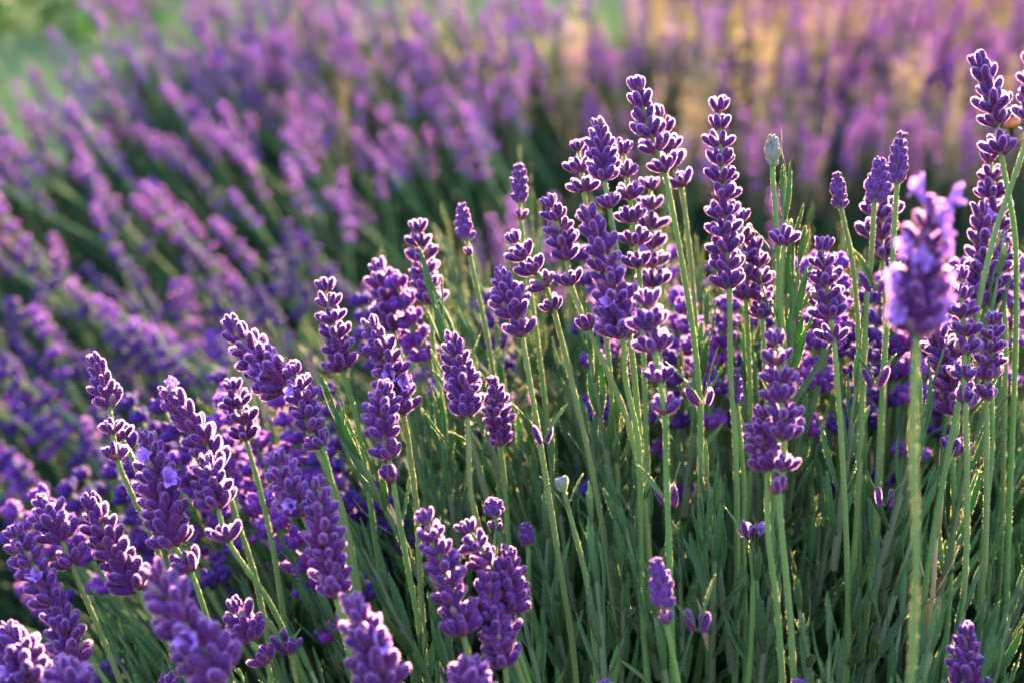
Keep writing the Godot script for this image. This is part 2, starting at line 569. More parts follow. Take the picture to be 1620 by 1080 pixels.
func make_shoot(dry: bool, n: int, tall: float) -> Node3D:
	var o := Node3D.new()
	var lean := rf(-0.012, 0.012)
	var c := [Vector3.ZERO, Vector3(lean * 0.3, tall * 0.35, 0), Vector3(lean * 0.7, tall * 0.7, 0), Vector3(lean, tall, 0)]
	part("stem", stem_mesh(c, 0.0013, 0.0007, 3500.0, Vector3.ZERO, Color(0.36, 0.25, 0.13) if dry else Color(0.10, 0.12, 0.06), Color(0.46, 0.34, 0.17) if dry else Color(0.12, 0.18, 0.08)), o)
	var a := rf(0, TAU)
	for k in n:
		var t := 0.15 + 0.85 * k / (n - 1)
		var at := Vector3(lean * t, tall * t, 0)
		a += PI / 2 + rf(-0.3, 0.3)
		for s in 2:
			var az := a + PI * s + rf(-0.15, 0.15)
			var spread := lerpf(0.85, 0.22, t) * rf(0.7, 1.25)
			var dir := Vector3(sin(az) * spread, 1.0, cos(az) * spread).normalized()
			var size := lerpf(1.15, 0.62, t * t) * rf(0.85, 1.15)
			var set_: Array = dry_leaves if dry or (k == 0 and rng.randf() < 0.05) else leaves
			part("leaf", set_[rng.randi_range(0, set_.size() - 1)], o, Transform3D(frame(dir, Vector3.UP if spread > 0.3 else -Vector3(sin(az), 0, cos(az))).scaled_local(Vector3.ONE * size), at))
	return o

func put_shoot(src: Node3D, tip: Vector3, up: Vector3, tall: float, label: String, group: String, called := "leafy_shoot") -> void:
	var o: Node3D = src.duplicate()
	o.name = numbered(called)
	add_child(o, true)
	o.position = tip - up.normalized() * tall
	o.basis = frame(up, rv())
	tag(o, label, "leafy shoot", group)

func tuft_mesh(n: int, spread: float, g0: Color, g1: Color) -> ArrayMesh:
	var st := begin()
	var fz := begin()
	for i in n:
		var a := rf(0, TAU)
		var s := rf(0.1, spread)
		var dir := Vector3(sin(a) * s, 1, cos(a) * s).normalized()
		leaf_shape(st, fz, Transform3D(frame(dir, Vector3.UP if s > 0.3 else rv()), Vector3(rf(-0.006, 0.006), rf(-0.03, 0.03), rf(-0.006, 0.006))), rf(0.022, 0.04), rf(0.0026, 0.0036), rf(-0.1, 0.25), tint(g0, 0.2), tint(g1, 0.2), 8)
	return done(fz, M.green_fuzz, done(st, M.leaf))

func many(called: String, mesh: Mesh, places: Array, label: String, category: String, colors: Array = []) -> void:
	var mm := MultiMesh.new()
	mm.transform_format = MultiMesh.TRANSFORM_3D
	mm.use_colors = colors.size() > 0
	mm.mesh = mesh
	mm.instance_count = places.size()
	for i in places.size():
		mm.set_instance_transform(i, places[i])
		if colors.size() > 0:
			mm.set_instance_color(i, colors[i])
	var o := MultiMeshInstance3D.new()
	o.name = numbered(called)
	o.multimesh = mm
	add_child(o, true)
	o.set_meta("kind", "stuff")
	o.set_meta("label", label)
	o.set_meta("category", category)

# ---------------------------------------------------------------- insects
func insect(called: String, label: String, category: String, at: Vector3, b: Basis, bands: Array, long: float, fat: float, fur: int, wing_len: float) -> void:
	var o := thing(called, label, category, at)
	o.basis = b
	var st := begin()
	var fz := begin()
	var prof := [[0.0, 0.03], [0.06, 0.34], [0.16, 0.66], [0.3, 0.92], [0.44, 0.9], [0.53, 0.5], [0.6, 0.72], [0.7, 0.86], [0.8, 0.66], [0.835, 0.34], [0.88, 0.52], [0.94, 0.46], [0.985, 0.24], [1.0, 0.02]]
	var c := []
	var r := []
	var cols := []
	for i in prof.size():
		c.append(Vector3(0, long * (prof[i][0] - 0.5), 0.1 * fat * sin(prof[i][0] * 3.0)))
		r.append(fat * prof[i][1])
		cols.append(bands[mini(int(prof[i][0] * bands.size()), bands.size() - 1)])
	tube(st, c, r, 16, cols)
	for i in fur:
		var k := rng.randi_range(1, prof.size() - 3)
		var side := Vector3.UP.cross(rv()).normalized()
		hair(fz, c[k].lerp(c[k + 1], rng.randf()) + side * r[k] * 0.95, (side + rv() * 0.4).normalized() * fat * rf(0.2, 0.4), Vector3.UP, 0.00012, cols[k])
	var body_mesh := done(st, M.insect)
	if fur > 0:
		body_mesh = done(fz, M.insect, body_mesh)
	part("body", body_mesh, o)
	for s in [-1.0, 1.0]:
		for k in 3:
			var lg := begin()
			var y: float = long * (0.06 + 0.08 * k)
			var p0 := Vector3(s * fat * 0.5, y, -fat * 0.4)
			var p1 := p0 + Vector3(s * fat * 0.9, long * 0.06 * (k - 1), -fat * 0.2)
			var p2 := p1 + Vector3(s * fat * 0.3, long * 0.1 * (k - 1), -fat * 0.9)
			var bl := Color(0.012, 0.01, 0.01)
			tube(lg, [p0, p1, p2], [fat * 0.09, fat * 0.07, fat * 0.03], 6, [bl, bl, bl])
			part("leg", done(lg, M.insect), o)
		var an := begin()
		var e := Color(0.01, 0.01, 0.01)
		tube(an, [Vector3(s * fat * 0.15, long * 0.47, 0), Vector3(s * fat * 0.5, long * 0.58, fat * 0.3), Vector3(s * fat * 0.7, long * 0.7, fat * 0.2)], [fat * 0.05, fat * 0.04, fat * 0.03], 5, [e, e, e])
		part("antenna", done(an, M.insect), o)
		var ey := SphereMesh.new()
		ey.radius = fat * 0.2
		ey.height = fat * 0.5
		ey.radial_segments = 12
		ey.rings = 6
		ey.material = M.insect
		part("eye", ey, o, Transform3D(Basis(), Vector3(s * fat * 0.36, long * 0.41, fat * 0.12)))
		var wg := begin()
		var rows := 7
		for u in rows - 1:
			for q in [[u, -1], [u + 1, 1], [u, 1], [u, -1], [u + 1, -1], [u + 1, 1]]:
				var t: float = q[0] / float(rows - 1)
				var w := wing_len * 0.19 * sqrt(maxf(0.0, sin(clampf(t, 0.02, 0.99) * PI)))
				wg.add_vertex(Vector3(s * (fat * 0.35 + t * wing_len * 0.28 + q[1] * w * 0.8), long * 0.2 - t * wing_len, fat * (0.8 + 0.25 * t)))
		part("wing", done(wg, M.wing), o)

# ---------------------------------------------------------------- the scene
func _ready() -> void:
	rng.seed = 20240
	# camera
	var cam := Camera3D.new()
	cam.name = "camera"
	cam.position = Vector3(0, 0.62, 0)
	cam.rotation_degrees = Vector3(-18, 0, 0)
	add_child(cam)
	var at := CameraAttributesPhysical.new()
	at.frustum_focal_length = 12.0 / T
	at.exposure_aperture = 12.0 / T / 6.3
	at.frustum_focus_distance = FOCUS
	at.frustum_far = 200.0
	at.frustum_near = 0.02
	cam.attributes = at
	cam.fov = FOV
	cam.near = 0.02
	cam.far = 200.0
	cam.current = true
	cam_t = cam.transform
	# sky and air
	var we := WorldEnvironment.new()
	we.name = "world"
	var env := Environment.new()
	env.background_mode = Environment.BG_SKY
	var sky := Sky.new()
	var sm := ProceduralSkyMaterial.new()
	sm.sky_top_color = Color(0.50, 0.59, 0.84)
	sm.sky_horizon_color = Color(0.88, 0.86, 0.82)
	sm.sky_curve = 0.16
	sm.sky_energy_multiplier = 0.76
	sm.ground_bottom_color = Color(0.12, 0.14, 0.08)
	sm.ground_horizon_color = Color(0.5, 0.46, 0.36)
	sky.sky_material = sm
	env.sky = sky
	env.tonemap_mode = Environment.TONE_MAPPER_LINEAR
	env.tonemap_exposure = 13.6
	env.sdfgi_enabled = true
	env.ssao_enabled = true
	env.ssil_enabled = true
	we.environment = env
	add_child(we)
	# low evening sun behind the flowers
	var sun := DirectionalLight3D.new()
	sun.name = "sun"
	sun.light_color = Color(1.0, 0.86, 0.72)
	sun.light_energy = 1.6
	sun.light_angular_distance = 0.5
	sun.shadow_enabled = true
	var az := deg_to_rad(17.0)
	var el := deg_to_rad(13.5)
	var from := Vector3(sin(az) * cos(el), sin(el), -cos(az) * cos(el))
	add_child(sun)
	sun.look_at_from_position(from, Vector3.ZERO, Vector3.UP)
	make_materials()
	setting()
	make_buds()
	make_whorls()
	make_spikes()
	near_stalks()
	stalks_behind()
	far_bed()
	near_foliage()
	visitors()

func sheet(called: String, size: Vector2, at: Vector3, m: Material) -> void:
	var pm := PlaneMesh.new()
	pm.size = size
	pm.material = m
	var o := MeshInstance3D.new()
	o.name = called
	o.mesh = pm
	o.position = at
	add_child(o, true)
	o.set_meta("kind", "structure")

func setting() -> void:
	sheet("ground", Vector2(300, 300), Vector3(0, 0, -100), noise_mat("lawn_ground", Color(0.16, 0.30, 0.10), Color(0.24, 0.40, 0.15), 0.02, 0.6))
	sheet("flower_bed_soil", Vector2(9, 3.4), Vector3(1.0, 0.004, -1.25), noise_mat("soil", Color(0.13, 0.10, 0.07), Color(0.26, 0.20, 0.14), 0.03, 3.0))
	sheet("dry_meadow_ground", Vector2(14, 26), Vector3(7.3, 0.004, -15.9), noise_mat("dry_meadow", Color(0.24, 0.22, 0.12), Color(0.34, 0.28, 0.16), 0.03, 1.2))
	# mown lawn beyond the bed
	var st := begin()
	for i in 7:
		var a := rf(0, TAU)
		var o := Vector3(rf(-0.02, 0.02), 0, rf(-0.02, 0.02))
		var side := Vector3(cos(a), 0, sin(a))
		var tip := o + Vector3(rf(-0.02, 0.02), rf(0.035, 0.06), rf(-0.02, 0.02))
		for q in [o - side * 0.0018, tip, o + side * 0.0018]:
			st.set_color(Color(0.12, 0.20, 0.085) if q == tip else Color(0.09, 0.155, 0.065))
			st.add_vertex(q)
	var blades := done(st, M.grass)
	var places := []
	for i in 26000:
		var z := -rf(2.6, 6.0)
		places.append(Transform3D(Basis(Vector3.UP, rf(0, TAU)).scaled(Vector3.ONE * rf(0.7, 1.3)), Vector3(rf(-4.5, 0.4), 0.004, z)))
	many("lawn_grass", blades, places, "short mown green lawn beyond the far lavender bed", "grass")
	# clipped hedge at the end of the lawn
	var hd := thing("hedge", "dark green hedge at the far end of the lawn", "hedge", Vector3(0, 0, -5.0))
	var ls := begin()
	for i in 40000:
		var p := Vector3(rf(-9, -0.95), rf(0.0, 1.7), rf(-0.45, 0.45))
		if rng.randf() < 0.7:
			p.z = 0.45 + 0.06 * sin(p.x * 5.0) * cos(p.y * 4.0) + rf(-0.06, 0.06)
		var d := rv()
		var s := d.cross(rv()).normalized()
		var c := tint(Color(0.03, 0.065, 0.04), 0.3)
		for q in [p - s * 0.014, p + d * 0.024, p + s * 0.014, p - s * 0.014, p + s * 0.014, p - d * 0.024]:
			ls.set_color(c)
			ls.add_vertex(q)
	var hl := part("leaves", done(ls, M.leaf), hd)
	hl.set_meta("kind", "stuff")
	for k in 14:
		var ts := begin()
		var x := -8.7 + k * 0.58
		var br := Color(0.08, 0.06, 0.04)
		tube(ts, [Vector3(x, 0, 0), Vector3(x + 0.05, 0.7, 0.02), Vector3(x - 0.03, 1.5, 0)], [0.05, 0.035, 0.01], 8, [br, br, br])
		part("trunk", done(ts, M.bract), hd)

func near_stalks() -> void:
	# tip x y, foot x y, stem x y, depth, look, whorls, width, lower whorls, open flowers, leaf joints, label
	var rows := [
		[1546, 86, 1578, 196, 1608, 400, 0.52, "slim", 5, 56, [[1584, 240]], 0, [], "lavender stalk with spaced buds, highest of those in the corner with the bee"],
		[1645, 55, 1634, 188, 1550, 475, 0.485, "open", 5, 62, [], 1, [], "lavender stalk cut by the frame edge, its thick stem crossing another stem"],
		[1137, 155, 1154, 452, 1164, 700, 0.52, "open", 11, 64, [], 0, [], "tall straight lavender stalk with eleven stacked tiers of buds standing alone"],
		[1172, 330, 1180, 470, 1188, 720, 0.56, "open", 5, 56, [], 1, [], "lavender stalk half hidden right behind the tall eleven tier stalk"],
		[1004, 124, 1038, 236, 1105, 600, 0.52, "slim", 5, 52, [[1052, 268]], 0, [[1112, 640, 2]], "highest lavender stalk of the central clump, leaning on a long bare stem"],
		[1040, 168, 1066, 262, 1100, 500, 0.565, "slim", 4, 50, [[1078, 292]], 0, [], "lavender stalk just behind the highest stalk of the central clump"],
		[946, 182, 956, 282, 1000, 560, 0.51, "compact", 6, 50, [[964, 326]], 0, [], "pointed lavender head in front of the central clump with one whorl below"],
		[912, 218, 924, 300, 960, 540, 0.545, "open", 3, 52, [[930, 350]], 0, [], "lavender stalk with three wide tiers peeking out behind the pointed head"],
		[984, 222, 1010, 420, 1020, 600, 0.54, "open", 6, 54, [], 0, [], "lavender stalk behind the pointed head, six tiers leaning towards the reddish stalk"],
		[1028, 280, 1034, 450, 1050, 620, 0.58, "open", 6, 56, [], 2, [], "reddish sunlit lavender stalk at the back of the central clump"],
		[930, 330, 985, 528, 1010, 700, 0.505, "compact", 8, 68, [], 2, [], "broad lavender head low in the central clump with a pale petal on its side"],
		[1022, 462, 1036, 552, 1054, 730, 0.475, "open", 3, 72, [[1043, 600], [1052, 650]], 0, [], "soft pink rimmed lavender stalk with two separate whorls under its head"],
		[868, 306, 896, 408, 1000, 690, 0.51, "open", 5, 56, [[902, 448], [930, 518]], 0, [[1060, 800, 1]], "lavender stalk with two spaced whorls below, next to the broad central head"],
		[806, 366, 862, 452, 940, 760, 0.53, "open", 4, 54, [[876, 488]], 0, [], "short lavender head bending over towards its lean, one whorl beneath"],
		[820, 250, 822, 318, 858, 600, 0.565, "young", 5, 38, [[823, 345]], 0, [], "slender young lavender head with a single spaced whorl, above the bending head"],
		[728, 312, 738, 378, 780, 590, 0.565, "young", 6, 36, [[743, 402]], 0, [], "slim young lavender head on a long pale yellow lit stem"],
		[790, 425, 815, 500, 880, 860, 0.515, "compact", 6, 56, [[825, 527]], 0, [[860, 700, 1]], "compact lavender head with one whorl below and a bud pair on its stem"],
		[660, 348, 680, 478, 700, 640, 0.585, "open", 6, 58, [], 0, [], "soft tiered lavender stalk rising behind the pale leafy shoot"],
		[598, 412, 622, 520, 650, 660, 0.60, "open", 5, 66, [], 0, [], "wide soft lavender head beside the tiered stalk behind the pale shoot"],
		[514, 440, 540, 582, 575, 720, 0.555, "open", 6, 60, [], 0, [], "lavender stalk with a flat top whorl at the outer edge of the taller heads"],
		[584, 502, 636, 650, 660, 820, 0.53, "compact", 8, 58, [], 3, [], "long leaning lavender head with open petals, partly behind another head"],
		[606, 602, 606, 690, 640, 870, 0.505, "compact", 5, 56, [[615, 722], [621, 758]], 0, [], "lavender head in front of the long leaning one, two whorls hanging below"],
		[714, 524, 738, 655, 760, 850, 0.51, "compact", 8, 56, [], 0, [], "dense tapering lavender head with many rows of buds, alone above green stems"],
		[780, 592, 792, 700, 805, 860, 0.545, "compact", 7, 44, [], 0, [], "narrow lavender head tucked behind the dense tapering one"],
		[356, 506, 452, 612, 540, 800, 0.52, "compact", 7, 66, [], 1, [], "heavy lavender head arching far over towards the open edge of the plant"],
		[462, 572, 486, 680, 545, 860, 0.51, "open", 5, 60, [[508, 702]], 2, [], "lavender head beneath the heavy arching one, with an open petal and low whorl"],
		[366, 598, 388, 692, 430, 860, 0.55, "open", 4, 58, [], 0, [], "soft lavender head below the arching one, further back in the plant"],
		[262, 612, 345, 738, 400, 900, 0.525, "slim", 7, 58, [], 2, [], "leaning lavender head of loose buds with an open petal halfway down"],
		[322, 716, 344, 800, 430, 960, 0.51, "compact", 5, 58, [[358, 852]], 0, [], "stubby lavender head with a loose whorl below, under the loose leaning head"],
		[146, 558, 172, 640, 252, 880, 0.525, "slim", 5, 46, [[178, 682], [183, 724]], 0, [], "slender curving lavender stalk standing clear at the outer edge of the plant"],
		[190, 676, 192, 690, 262, 850, 0.54, "slim", 1, 44, [], 0, [], "single lavender whorl on the stem just behind the slender curving stalk"],
		[232, 684, 272, 860, 350, 1060, 0.51, "compact", 9, 66, [[300, 900]], 3, [], "long dark lavender head with pale open petals, beside the slender curving stalk"],
		[60, 785, 96, 852, 190, 1080, 0.51, "compact", 4, 62, [[112, 892]], 0, [], "short lavender head over a clear whorl on a straight slanting bare stem"],
		[140, 788, 215, 930, 300, 1070, 0.52, "compact", 8, 66, [], 0, [], "broad lavender head leaning beside the near blurred one"],
		[14, 832, 84, 950, 165, 1075, 0.50, "open", 6, 66, [[88, 988]], 1, [], "lavender head cut by the frame edge, slanting down to a lone whorl"],
		[236, 896, 350, 1070, 400, 1150, 0.425, "compact", 8, 88, [], 2, [], "large blurred near lavender head lying over the slanting stems"],
		[430, 714, 478, 812, 540, 960, 0.475, "open", 5, 66, [], 2, [], "soft pinkish lavender head with an open petal behind the long drooping head"],
		[500, 752, 532, 940, 560, 1060, 0.47, "compact", 9, 60, [], 0, [], "long soft lavender head hanging in front of the pinkish one"],
		[556, 942, 605, 1085, 640, 1160, 0.435, "compact", 7, 78, [], 1, [], "blurred near lavender head standing alone at the bottom edge"],
		[668, 806, 732, 1000, 760, 1100, 0.475, "open", 8, 72, [], 0, [], "tall soft lavender head of stacked whorls, tallest of the low group"],
		[732, 822, 788, 912, 830, 1060, 0.485, "open", 4, 62, [], 0, [], "small lavender head bending out of the low group"],
		[806, 862, 806, 966, 830, 1090, 0.485, "compact", 6, 56, [[800, 1000]], 0, [], "straight lavender head on the outer side of the low group"],
		[764, 902, 798, 1050, 815, 1120, 0.48, "compact", 8, 58, [], 0, [], "dark lavender head at the middle of the low group"],
		[775, 776, 783, 816, 770, 1000, 0.515, "young", 4, 40, [[786, 838]], 0, [], "tiny young lavender head standing over the low group"],
		[742, 1036, 748, 1110, 770, 1180, 0.44, "compact", 5, 72, [], 0, [], "blurred lavender head cut by the bottom edge under the low group"],
		[1036, 872, 1050, 958, 1078, 1120, 0.465, "young", 7, 50, [[1055, 984]], 0, [[1105, 1000, 2]], "lone blunt lavender head among the dark leaves with a two bud whorl"],
		[1222, 202, 1222, 262, 1230, 560, 0.52, "green", 7, 30, [], 0, [[1222, 400, 0]], "unopened grey green lavender bud head on a thin upright stem"],
		[1240, 366, 1240, 384, 1242, 560, 0.515, "slim", 1, 46, [], 0, [], "single lavender whorl on a short stem beside the grey green bud head"],
		[1322, 262, 1331, 328, 1358, 520, 0.545, "young", 6, 34, [], 0, [], "small slim young lavender head with a yellow sunlit stem"],
		[1428, 198, 1420, 288, 1400, 560, 0.52, "young", 6, 42, [], 0, [[1385, 610, 1]], "taller of the two crossing pale young lavender heads"],
		[1396, 240, 1384, 318, 1372, 470, 0.505, "young", 7, 46, [], 0, [[1384, 462, 1]], "nearer of the two crossing pale young lavender heads"],
		[1392, 290, 1396, 405, 1400, 600, 0.555, "open", 4, 72, [], 0, [], "wide lavender head behind the two crossing pale young heads"],
		[1478, 312, 1452, 526, 1450, 900, 0.385, "compact", 8, 78, [], 9, [], "large blurred near lavender head with pink open flowers at its top"],
		[1300, 376, 1314, 500, 1335, 760, 0.515, "open", 5, 66, [[1320, 536]], 0, [[1400, 800, 1]], "five tier lavender stalk between the small slim head and the green stems"],
		[1196, 374, 1206, 500, 1215, 700, 0.56, "open", 5, 50, [], 0, [], "narrow tiered lavender stalk between the tall stalk and the single whorl"],
		[1202, 638, 1214, 740, 1230, 960, 0.475, "compact", 5, 54, [], 0, [], "soft lavender head leaning against the taller soft one over the leaves"],
		[1228, 522, 1240, 690, 1252, 1000, 0.47, "open", 6, 68, [[1240, 740], [1232, 776]], 0, [], "tall soft lavender stalk of spaced whorls rising out of the leaves"],
		[1520, 420, 1526, 556, 1530, 860, 0.495, "open", 5, 60, [[1525, 596], [1528, 632]], 0, [], "lavender stalk with two hanging whorls beside the large blurred head"],
		[1572, 492, 1566, 596, 1560, 870, 0.515, "open", 5, 54, [[1562, 628]], 0, [], "sharp lavender stalk with bright rims and a two bud whorl at its foot"],
		[1566, 236, 1584, 420, 1590, 640, 0.56, "open", 7, 62, [], 1, [], "soft lavender stalk behind the two crossing stems"],
		[1552, 322, 1560, 478, 1570, 700, 0.54, "compact", 7, 62, [], 0, [], "dense lavender head beside the crossing stems and the small insect"],
		[1474, 500, 1516, 650, 1510, 800, 0.54, "compact", 8, 62, [[1508, 715]], 0, [], "dark shaded lavender head hanging behind the large blurred one"],
		[1527, 984, 1536, 1090, 1545, 1180, 0.475, "compact", 6, 58, [], 0, [], "dark lavender head alone in the bottom corner among the leaves"],
		[1164, 570, 1166, 636, 1176, 840, 0.53, "young", 5, 36, [], 0, [], "small young lavender head low among the green stems"],
		[1188, 836, 1188, 848, 1190, 1000, 0.505, "slim", 1, 42, [], 1, [[1190, 868, 0]], "one short lavender whorl with a single open lilac flower among the leaves"],
		[886, 742, 892, 776, 940, 1010, 0.505, "green", 4, 30, [], 0, [[897, 805, 0]], "short grey green lavender bud on a downy stem with two small leaves"],
		[828, 815, 836, 862, 850, 1000, 0.545, "young", 4, 36, [], 0, [], "small dark lavender head half lost behind the low group"],
		[366, 946, 396, 1012, 430, 1110, 0.495, "compact", 4, 60, [[422, 1045]], 0, [], "small lavender head sunk among the stems beside the large near one"],
		[12, 985, 42, 1080, 80, 1160, 0.47, "compact", 6, 74, [], 4, [], "lavender head with open purple flowers in the bottom corner"],
		[90, 940, 112, 1050, 160, 1140, 0.50, "compact", 6, 62, [], 0, [], "lavender head behind the flowering one in the bottom corner"],
		[96, 1046, 120, 1110, 160, 1180, 0.44, "compact", 5, 80, [], 0, [], "blurred near lavender head just rising over the bottom edge"],
		[1262, 1062, 1264, 1110, 1268, 1180, 0.47, "young", 4, 44, [], 0, [], "tip of a lavender head showing over the bottom edge among the leaves"],
		[955, 1072, 958, 1120, 970, 1200, 0.47, "compact", 4, 50, [], 0, [], "tip of a lavender head at the bottom edge below the long stems"],
		[452, 1010, 462, 1030, 480, 1130, 0.50, "slim", 1, 40, [], 0, [[455, 1030, 2]], "one whorl of few lavender buds beside the near blurred head"],
		[262, 1062, 270, 1110, 290, 1180, 0.50, "slim", 4, 44, [], 0, [], "small lavender bud cluster peeping over the bottom edge"],
	]
	for r in rows:
		stalk(r)

func lean_up(px: float, jitter: float) -> Vector3:
	var deg := lerpf(-36.0, 2.0, clampf(px / 1250.0, 0, 1.1)) + rf(-jitter, jitter)
	return Vector3(sin(deg_to_rad(deg)), cos(deg_to_rad(deg)), rf(-0.12, 0.16)).normalized()

func stalks_behind() -> void:
	# the back of the near plant, softly out of focus between the sharp stalks
	for i in 118:
		var px := rf(180, 1620)
		var top := 600.0 if px < 500 else 450.0 if px < 800 else 425.0
		var py := rf(top, top + 175.0)
		if i % 3 == 0:
			px = rf(-20, 620)
			py = rf(0, 190) + (760.0 - px * 0.3 if px < 300 else 640.0)
		if i % 3 == 1:
			px = rf(880, 1630)
			py = rf(405, 560)
		var zone: String = ["behind the bottom corner heads", "behind the slender curving stalk", "behind the heavy arching head", "behind the dense tapering head", "behind the bending head", "behind the broad central head", "behind the tall eleven tier stalk", "behind the five tier stalk", "behind the crossing stems"][clampi(int(px / 180.0), 0, 8)]
		zone = ("high up " if py < 520 else "halfway down " if py < 640 else "low down ") + zone
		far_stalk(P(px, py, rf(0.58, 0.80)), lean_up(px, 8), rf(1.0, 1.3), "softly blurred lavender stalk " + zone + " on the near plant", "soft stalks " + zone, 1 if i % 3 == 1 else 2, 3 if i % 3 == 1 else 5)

func bed_depth(py: float) -> float:
	return lerpf(0.95, 1.3, (700.0 - py) / 330.0) if py > 370 else lerpf(1.3, 2.3, (370.0 - py) / 370.0)

func far_bed() -> void:
	var near_n := 0
	var far_places := []
	var far_cols := []
	var tuft_at := []
	for i in 2400:
		var px := rf(-160, 1780)
		var py := rf(-60, 760)
		if i % 5 == 0:
			py = rf(-70, 110)
			px = rf(300, 1780)
		var keep := 0.0
		if px < 930:
			keep = 1.0
			if py < 150.0 - px * 1.3:
				keep = 0.0
			if py > 330.0 + (620.0 - px) * 0.75:
				keep = 0.22
			if py > 250 and px > 560:
				keep = minf(keep, 0.25)
		else:
			keep = (1.0 if px > 1230 and px < 1570 else 0.75 if py > 70 else 1.0) if py < 230 else 0.1 if py < 330 else 0.05
		if py > 230:
			keep *= 0.5 if py > 430 else 0.36
		if py < 200 and px > 540 and px < 1240:
			keep *= 0.6
		if py > 430 and px > 620:
			keep = 0.0
		if rng.randf() > keep:
			continue
		var d := bed_depth(py) * rf(0.93, 1.1)
		if px > 880:
			d = lerpf(1.6, 2.6, clampf((330.0 - py) / 330.0, 0, 1)) * rf(0.93, 1.1)
		var tip := P(px, py, d)
		var up := lean_up(px - 60.0 if px < 900 else px, 22 if px < 900 else 15)
		var size := rf(0.8, 1.2)
		tuft_at.append([tip, up])
		if d < 1.42 and near_n < 106:
			near_n += 1
			var where: String = ["at the outer edge", "beyond the slender curving stalk", "beyond the heavy arching head", "beyond the flat top whorl", "beyond the slim young head", "beyond the central clump", "beyond the tall straight stalk", "beyond the crossing stems"][clampi(int((px + 20.0) / 165.0), 0, 7)]
			where = ("low in the far bed " if py > 560 else "halfway up the far bed " if py > 430 else "in the middle of the far bed ") + where
			far_stalk(tip, up, size, "blurred purple lavender stalk " + where, "blurred stalks " + where, 3 if d < 1.35 else 0, 5 if d < 1.35 else 2)  # nearer, lower stalks take the heads with shade put into their colour
		else:
			far_places.append(Transform3D(frame(up, rv()).scaled_local(Vector3.ONE * size), tip - up * 0.043 * size))
			var bright := rf(0.6, 1.7)
			if px > 1180:
				bright *= 0.9
				far_cols.append(Color(bright * rf(1.0, 1.5), bright * rf(0.6, 0.9), bright))
			else:
				far_cols.append(Color(bright * rf(0.65, 1.15), bright * rf(0.8, 1.2), bright * rf(0.85, 1.2)))
	# the rest, further off: one mesh of head and stem
	var whole := ArrayMesh.new()
	for s in spikes[0].get_surface_count():
		whole.add_surface_from_arrays(Mesh.PRIMITIVE_TRIANGLES, spikes[0].surface_get_arrays(s))
		whole.surface_set_material(s, spikes[0].surface_get_material(s))
	for s in bent_stems[1].get_surface_count():
		whole.add_surface_from_arrays(Mesh.PRIMITIVE_TRIANGLES, bent_stems[1].surface_get_arrays(s))
		whole.surface_set_material(s + 2, bent_stems[1].surface_get_material(s))
	many("lavender_stalks", whole, far_places, "far mass of sunlit pink and purple lavender stalks towards the lawn", "lavender", far_cols)
	# leafy mounds under the flowers of the far bed
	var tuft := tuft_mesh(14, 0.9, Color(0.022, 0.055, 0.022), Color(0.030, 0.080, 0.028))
	var places := []
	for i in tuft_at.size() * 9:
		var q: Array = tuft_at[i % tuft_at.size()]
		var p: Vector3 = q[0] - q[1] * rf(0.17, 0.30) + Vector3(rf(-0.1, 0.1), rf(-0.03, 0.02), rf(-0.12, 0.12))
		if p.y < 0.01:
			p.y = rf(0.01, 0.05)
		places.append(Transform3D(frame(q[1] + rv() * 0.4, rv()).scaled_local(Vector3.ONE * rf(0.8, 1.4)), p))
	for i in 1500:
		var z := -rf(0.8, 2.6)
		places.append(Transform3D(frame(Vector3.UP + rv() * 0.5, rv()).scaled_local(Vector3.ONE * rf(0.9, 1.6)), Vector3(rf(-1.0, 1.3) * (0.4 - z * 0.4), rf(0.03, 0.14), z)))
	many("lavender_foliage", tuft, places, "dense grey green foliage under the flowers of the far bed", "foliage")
	# pale sunlit grass stems standing through the far flowers
	var st := begin()
	for k in 3:
		var c := Color(0.22, 0.24, 0.11)
		var e := Color(0.38, 0.30, 0.17)
		var x := rf(-0.03, 0.03)
		var b := rf(-0.09, 0.09)
		tube(st, [Vector3(x, 0, 0), Vector3(x + b * 0.3, 0.2, 0), Vector3(x + b, 0.36, 0.01), Vector3(x + b * 1.6, 0.44, 0.02)], [0.0008, 0.0007, 0.0005, 0.0002], 5, [c, c, e, e])
		for h in 26:
			var t := 0.27 + 0.18 * h / 26.0
			var p := Vector3(x + b * t / 0.3 * 0.95, t, 0.012)
			var dr := (Vector3.UP * 0.6 + rv()).normalized() * rf(0.01, 0.03)
			hair(st, p, dr, dr.cross(rv()).normalized(), 0.002, e)
	var stems := done(st, M.straw)
	var gp := []
	for i in 430:
		var px := rf(480, 1700)
		var d := rf(2.0, 3.7)
		var p := P(px, rf(-40, 170), d)
		var s := maxf(p.y, 0.12) / 0.44 * rf(0.6, 1.0)
		gp.append(Transform3D(Basis(Vector3.UP, rf(0, TAU)).scaled(Vector3(1, s, 1)), Vector3(p.x, 0.0, p.z)))
	many("seeding_grass", stems, gp, "pale straw coloured seeding grass glowing behind the far lavender", "grass")

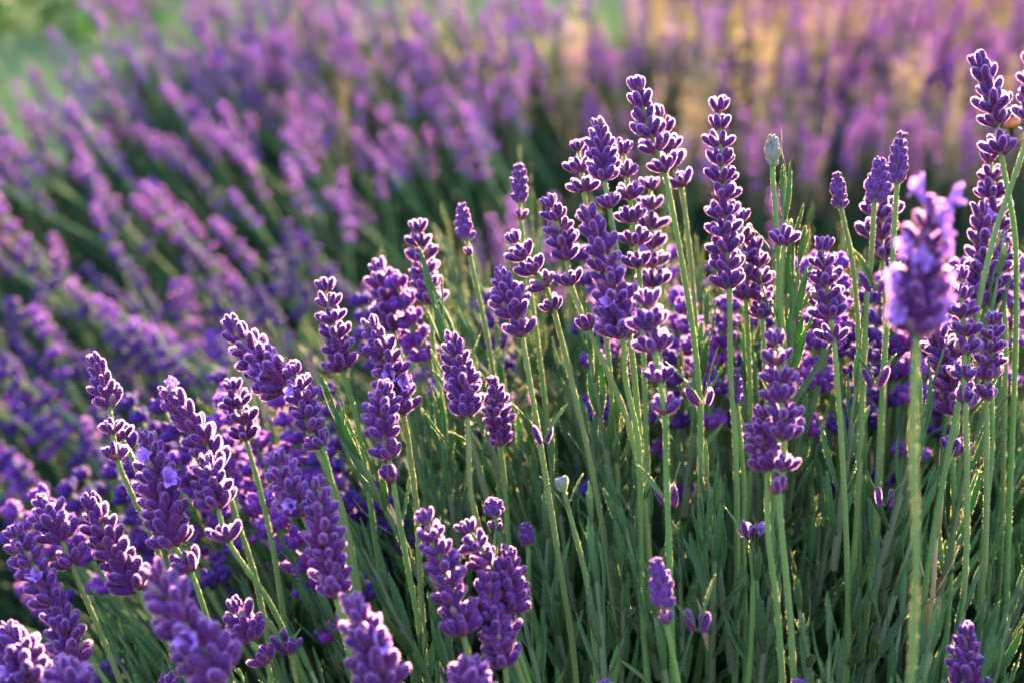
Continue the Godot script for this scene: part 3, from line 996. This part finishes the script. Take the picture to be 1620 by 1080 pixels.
func near_foliage() -> void:
	for i in 7:
		shoots.append(make_shoot(false, rng.randi_range(5, 7), 0.075))
	var dry := make_shoot(true, 5, 0.10)
	# tall pale shoots that reach up between the flower stems
	var specials := [[668, 462, 0.535, "tall pale green leafy shoot in front of the soft tiered stalk"], [690, 470, 0.55, "second tall pale shoot close behind the first one by the tiered stalk"], [1258, 300, 0.52, "lone upright pale leaf shoot next to the grey green bud head"], [1282, 420, 0.52, "upright leafy shoot under the small slim young head"], [1100, 520, 0.56, "leafy shoot between the tall stalk and its neighbour's bare stem"], [1585, 430, 0.54, "green leafy shoot behind the crossing stems"], [960, 560, 0.55, "pale leafy shoot under the broad central head"], [540, 640, 0.53, "bright green leaf shoot beside the long leaning head"], [1340, 560, 0.53, "upright leafy shoot below the five tier stalk"], [1420, 610, 0.53, "broad dark leaf shoot below the large blurred head"]]
	for s in specials:
		put_shoot(shoots[rng.randi_range(0, 6)], P(s[0], s[1], s[2]), lean_up(s[0], 4), 0.075, s[3], "tall shoots among the flower stems")
	put_shoot(dry, P(1528, 765, 0.53), Vector3(0.05, 1, 0.05), 0.10, "dry straw coloured forked shoot among green stems", "dry shoots", "dry_shoot")
	# the leafy top of the near plant
	var n := 0
	while n < 290:
		var x := rf(-0.15, 0.27)
		var dep := rf(0.40, 0.74)
		var y := 0.392 - maxf(0.0, -0.01 - x) * 0.45 + rf(-0.03, 0.028) + (dep - 0.5) * 0.06 + (rf(0.0, 0.035) if dep > 0.54 and x > -0.06 and x < 0.12 else 0.0)
		var up := Vector3(clampf((x - 0.09) * 2.2, -0.6, 0.25) + rf(-0.2, 0.2), 1, rf(-0.15, 0.3))
		var p := Vector3(x, y, -dep * 1.03)
		var depth_word := "nearest row" if dep < 0.47 else "front rows" if dep < 0.55 else "middle rows" if dep < 0.64 else "last rows"
		var zones := ["under the bottom corner heads", "under the arching head", "behind the low group", "below the broad central head", "around the lone blunt head", "around the short whorl with one flower", "below the five tier stalk", "below the large blurred head", "below the two crossing stems"]
		var zone: String = "in the %s %s" % [depth_word, zones[clampi(int((x / dep / T * 540.0 + 810.0) / 180.0), 0, 8)]]
		put_shoot(shoots[n % 7], p, up, 0.075, "narrow grey green leafy shoot " + zone, "leafy shoots " + zone)
		n += 1
	# shaded inner leaves and the woody heart of the near plant
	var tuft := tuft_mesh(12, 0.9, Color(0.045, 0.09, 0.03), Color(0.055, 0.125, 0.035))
	var places := []
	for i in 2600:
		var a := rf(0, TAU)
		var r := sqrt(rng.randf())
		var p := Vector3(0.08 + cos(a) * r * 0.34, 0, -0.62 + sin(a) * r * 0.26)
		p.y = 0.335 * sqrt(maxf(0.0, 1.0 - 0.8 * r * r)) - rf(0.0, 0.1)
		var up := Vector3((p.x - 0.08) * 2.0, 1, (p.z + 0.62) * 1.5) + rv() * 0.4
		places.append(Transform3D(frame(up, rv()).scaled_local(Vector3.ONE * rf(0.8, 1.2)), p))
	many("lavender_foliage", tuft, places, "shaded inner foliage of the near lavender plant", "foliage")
	var wood := thing("lavender_wood", "woody branching base of the near lavender plant", "branches", Vector3(0.08, 0.0, -0.62))
	for k in 16:
		var st := begin()
		var a := TAU * k / 16.0
		var c := Color(0.09, 0.07, 0.05)
		var o := Vector3(cos(a) * 0.22, 0.28, sin(a) * 0.18) * rf(0.7, 1.0)
		tube(st, [Vector3(cos(a) * 0.02, 0, sin(a) * 0.02), o * 0.5 + Vector3(0, 0.03, 0), o], [0.011, 0.007, 0.003], 8, [c, c, c])
		part("branch", done(st, M.bract), wood)

func visitors() -> void:
	var k := Color(0.015, 0.012, 0.01)
	var g := Color(0.42, 0.14, 0.02)
	insect("bumblebee", "orange and black furry bee half hidden behind a stem at the frame edge", "bee", P(1603, 204, 0.53), frame(Vector3(-0.3, 0.9, 0.2), cam_t.basis.z + Vector3(-0.5, 0, 0)), [k, k, g, k, k, g, g, k], 0.014, 0.0036, 900, 0.011)
	var b := Color(0.03, 0.02, 0.015)
	insect("small_insect", "tiny dark winged insect clinging between the two crossing stems", "insect", P(1584, 378, 0.505), frame(Vector3(0.15, 1, 0.1), cam_t.basis.z), [b, Color(0.10, 0.06, 0.05), b, b, Color(0.07, 0.04, 0.03), b], 0.0062, 0.0010, 0, 0.006)
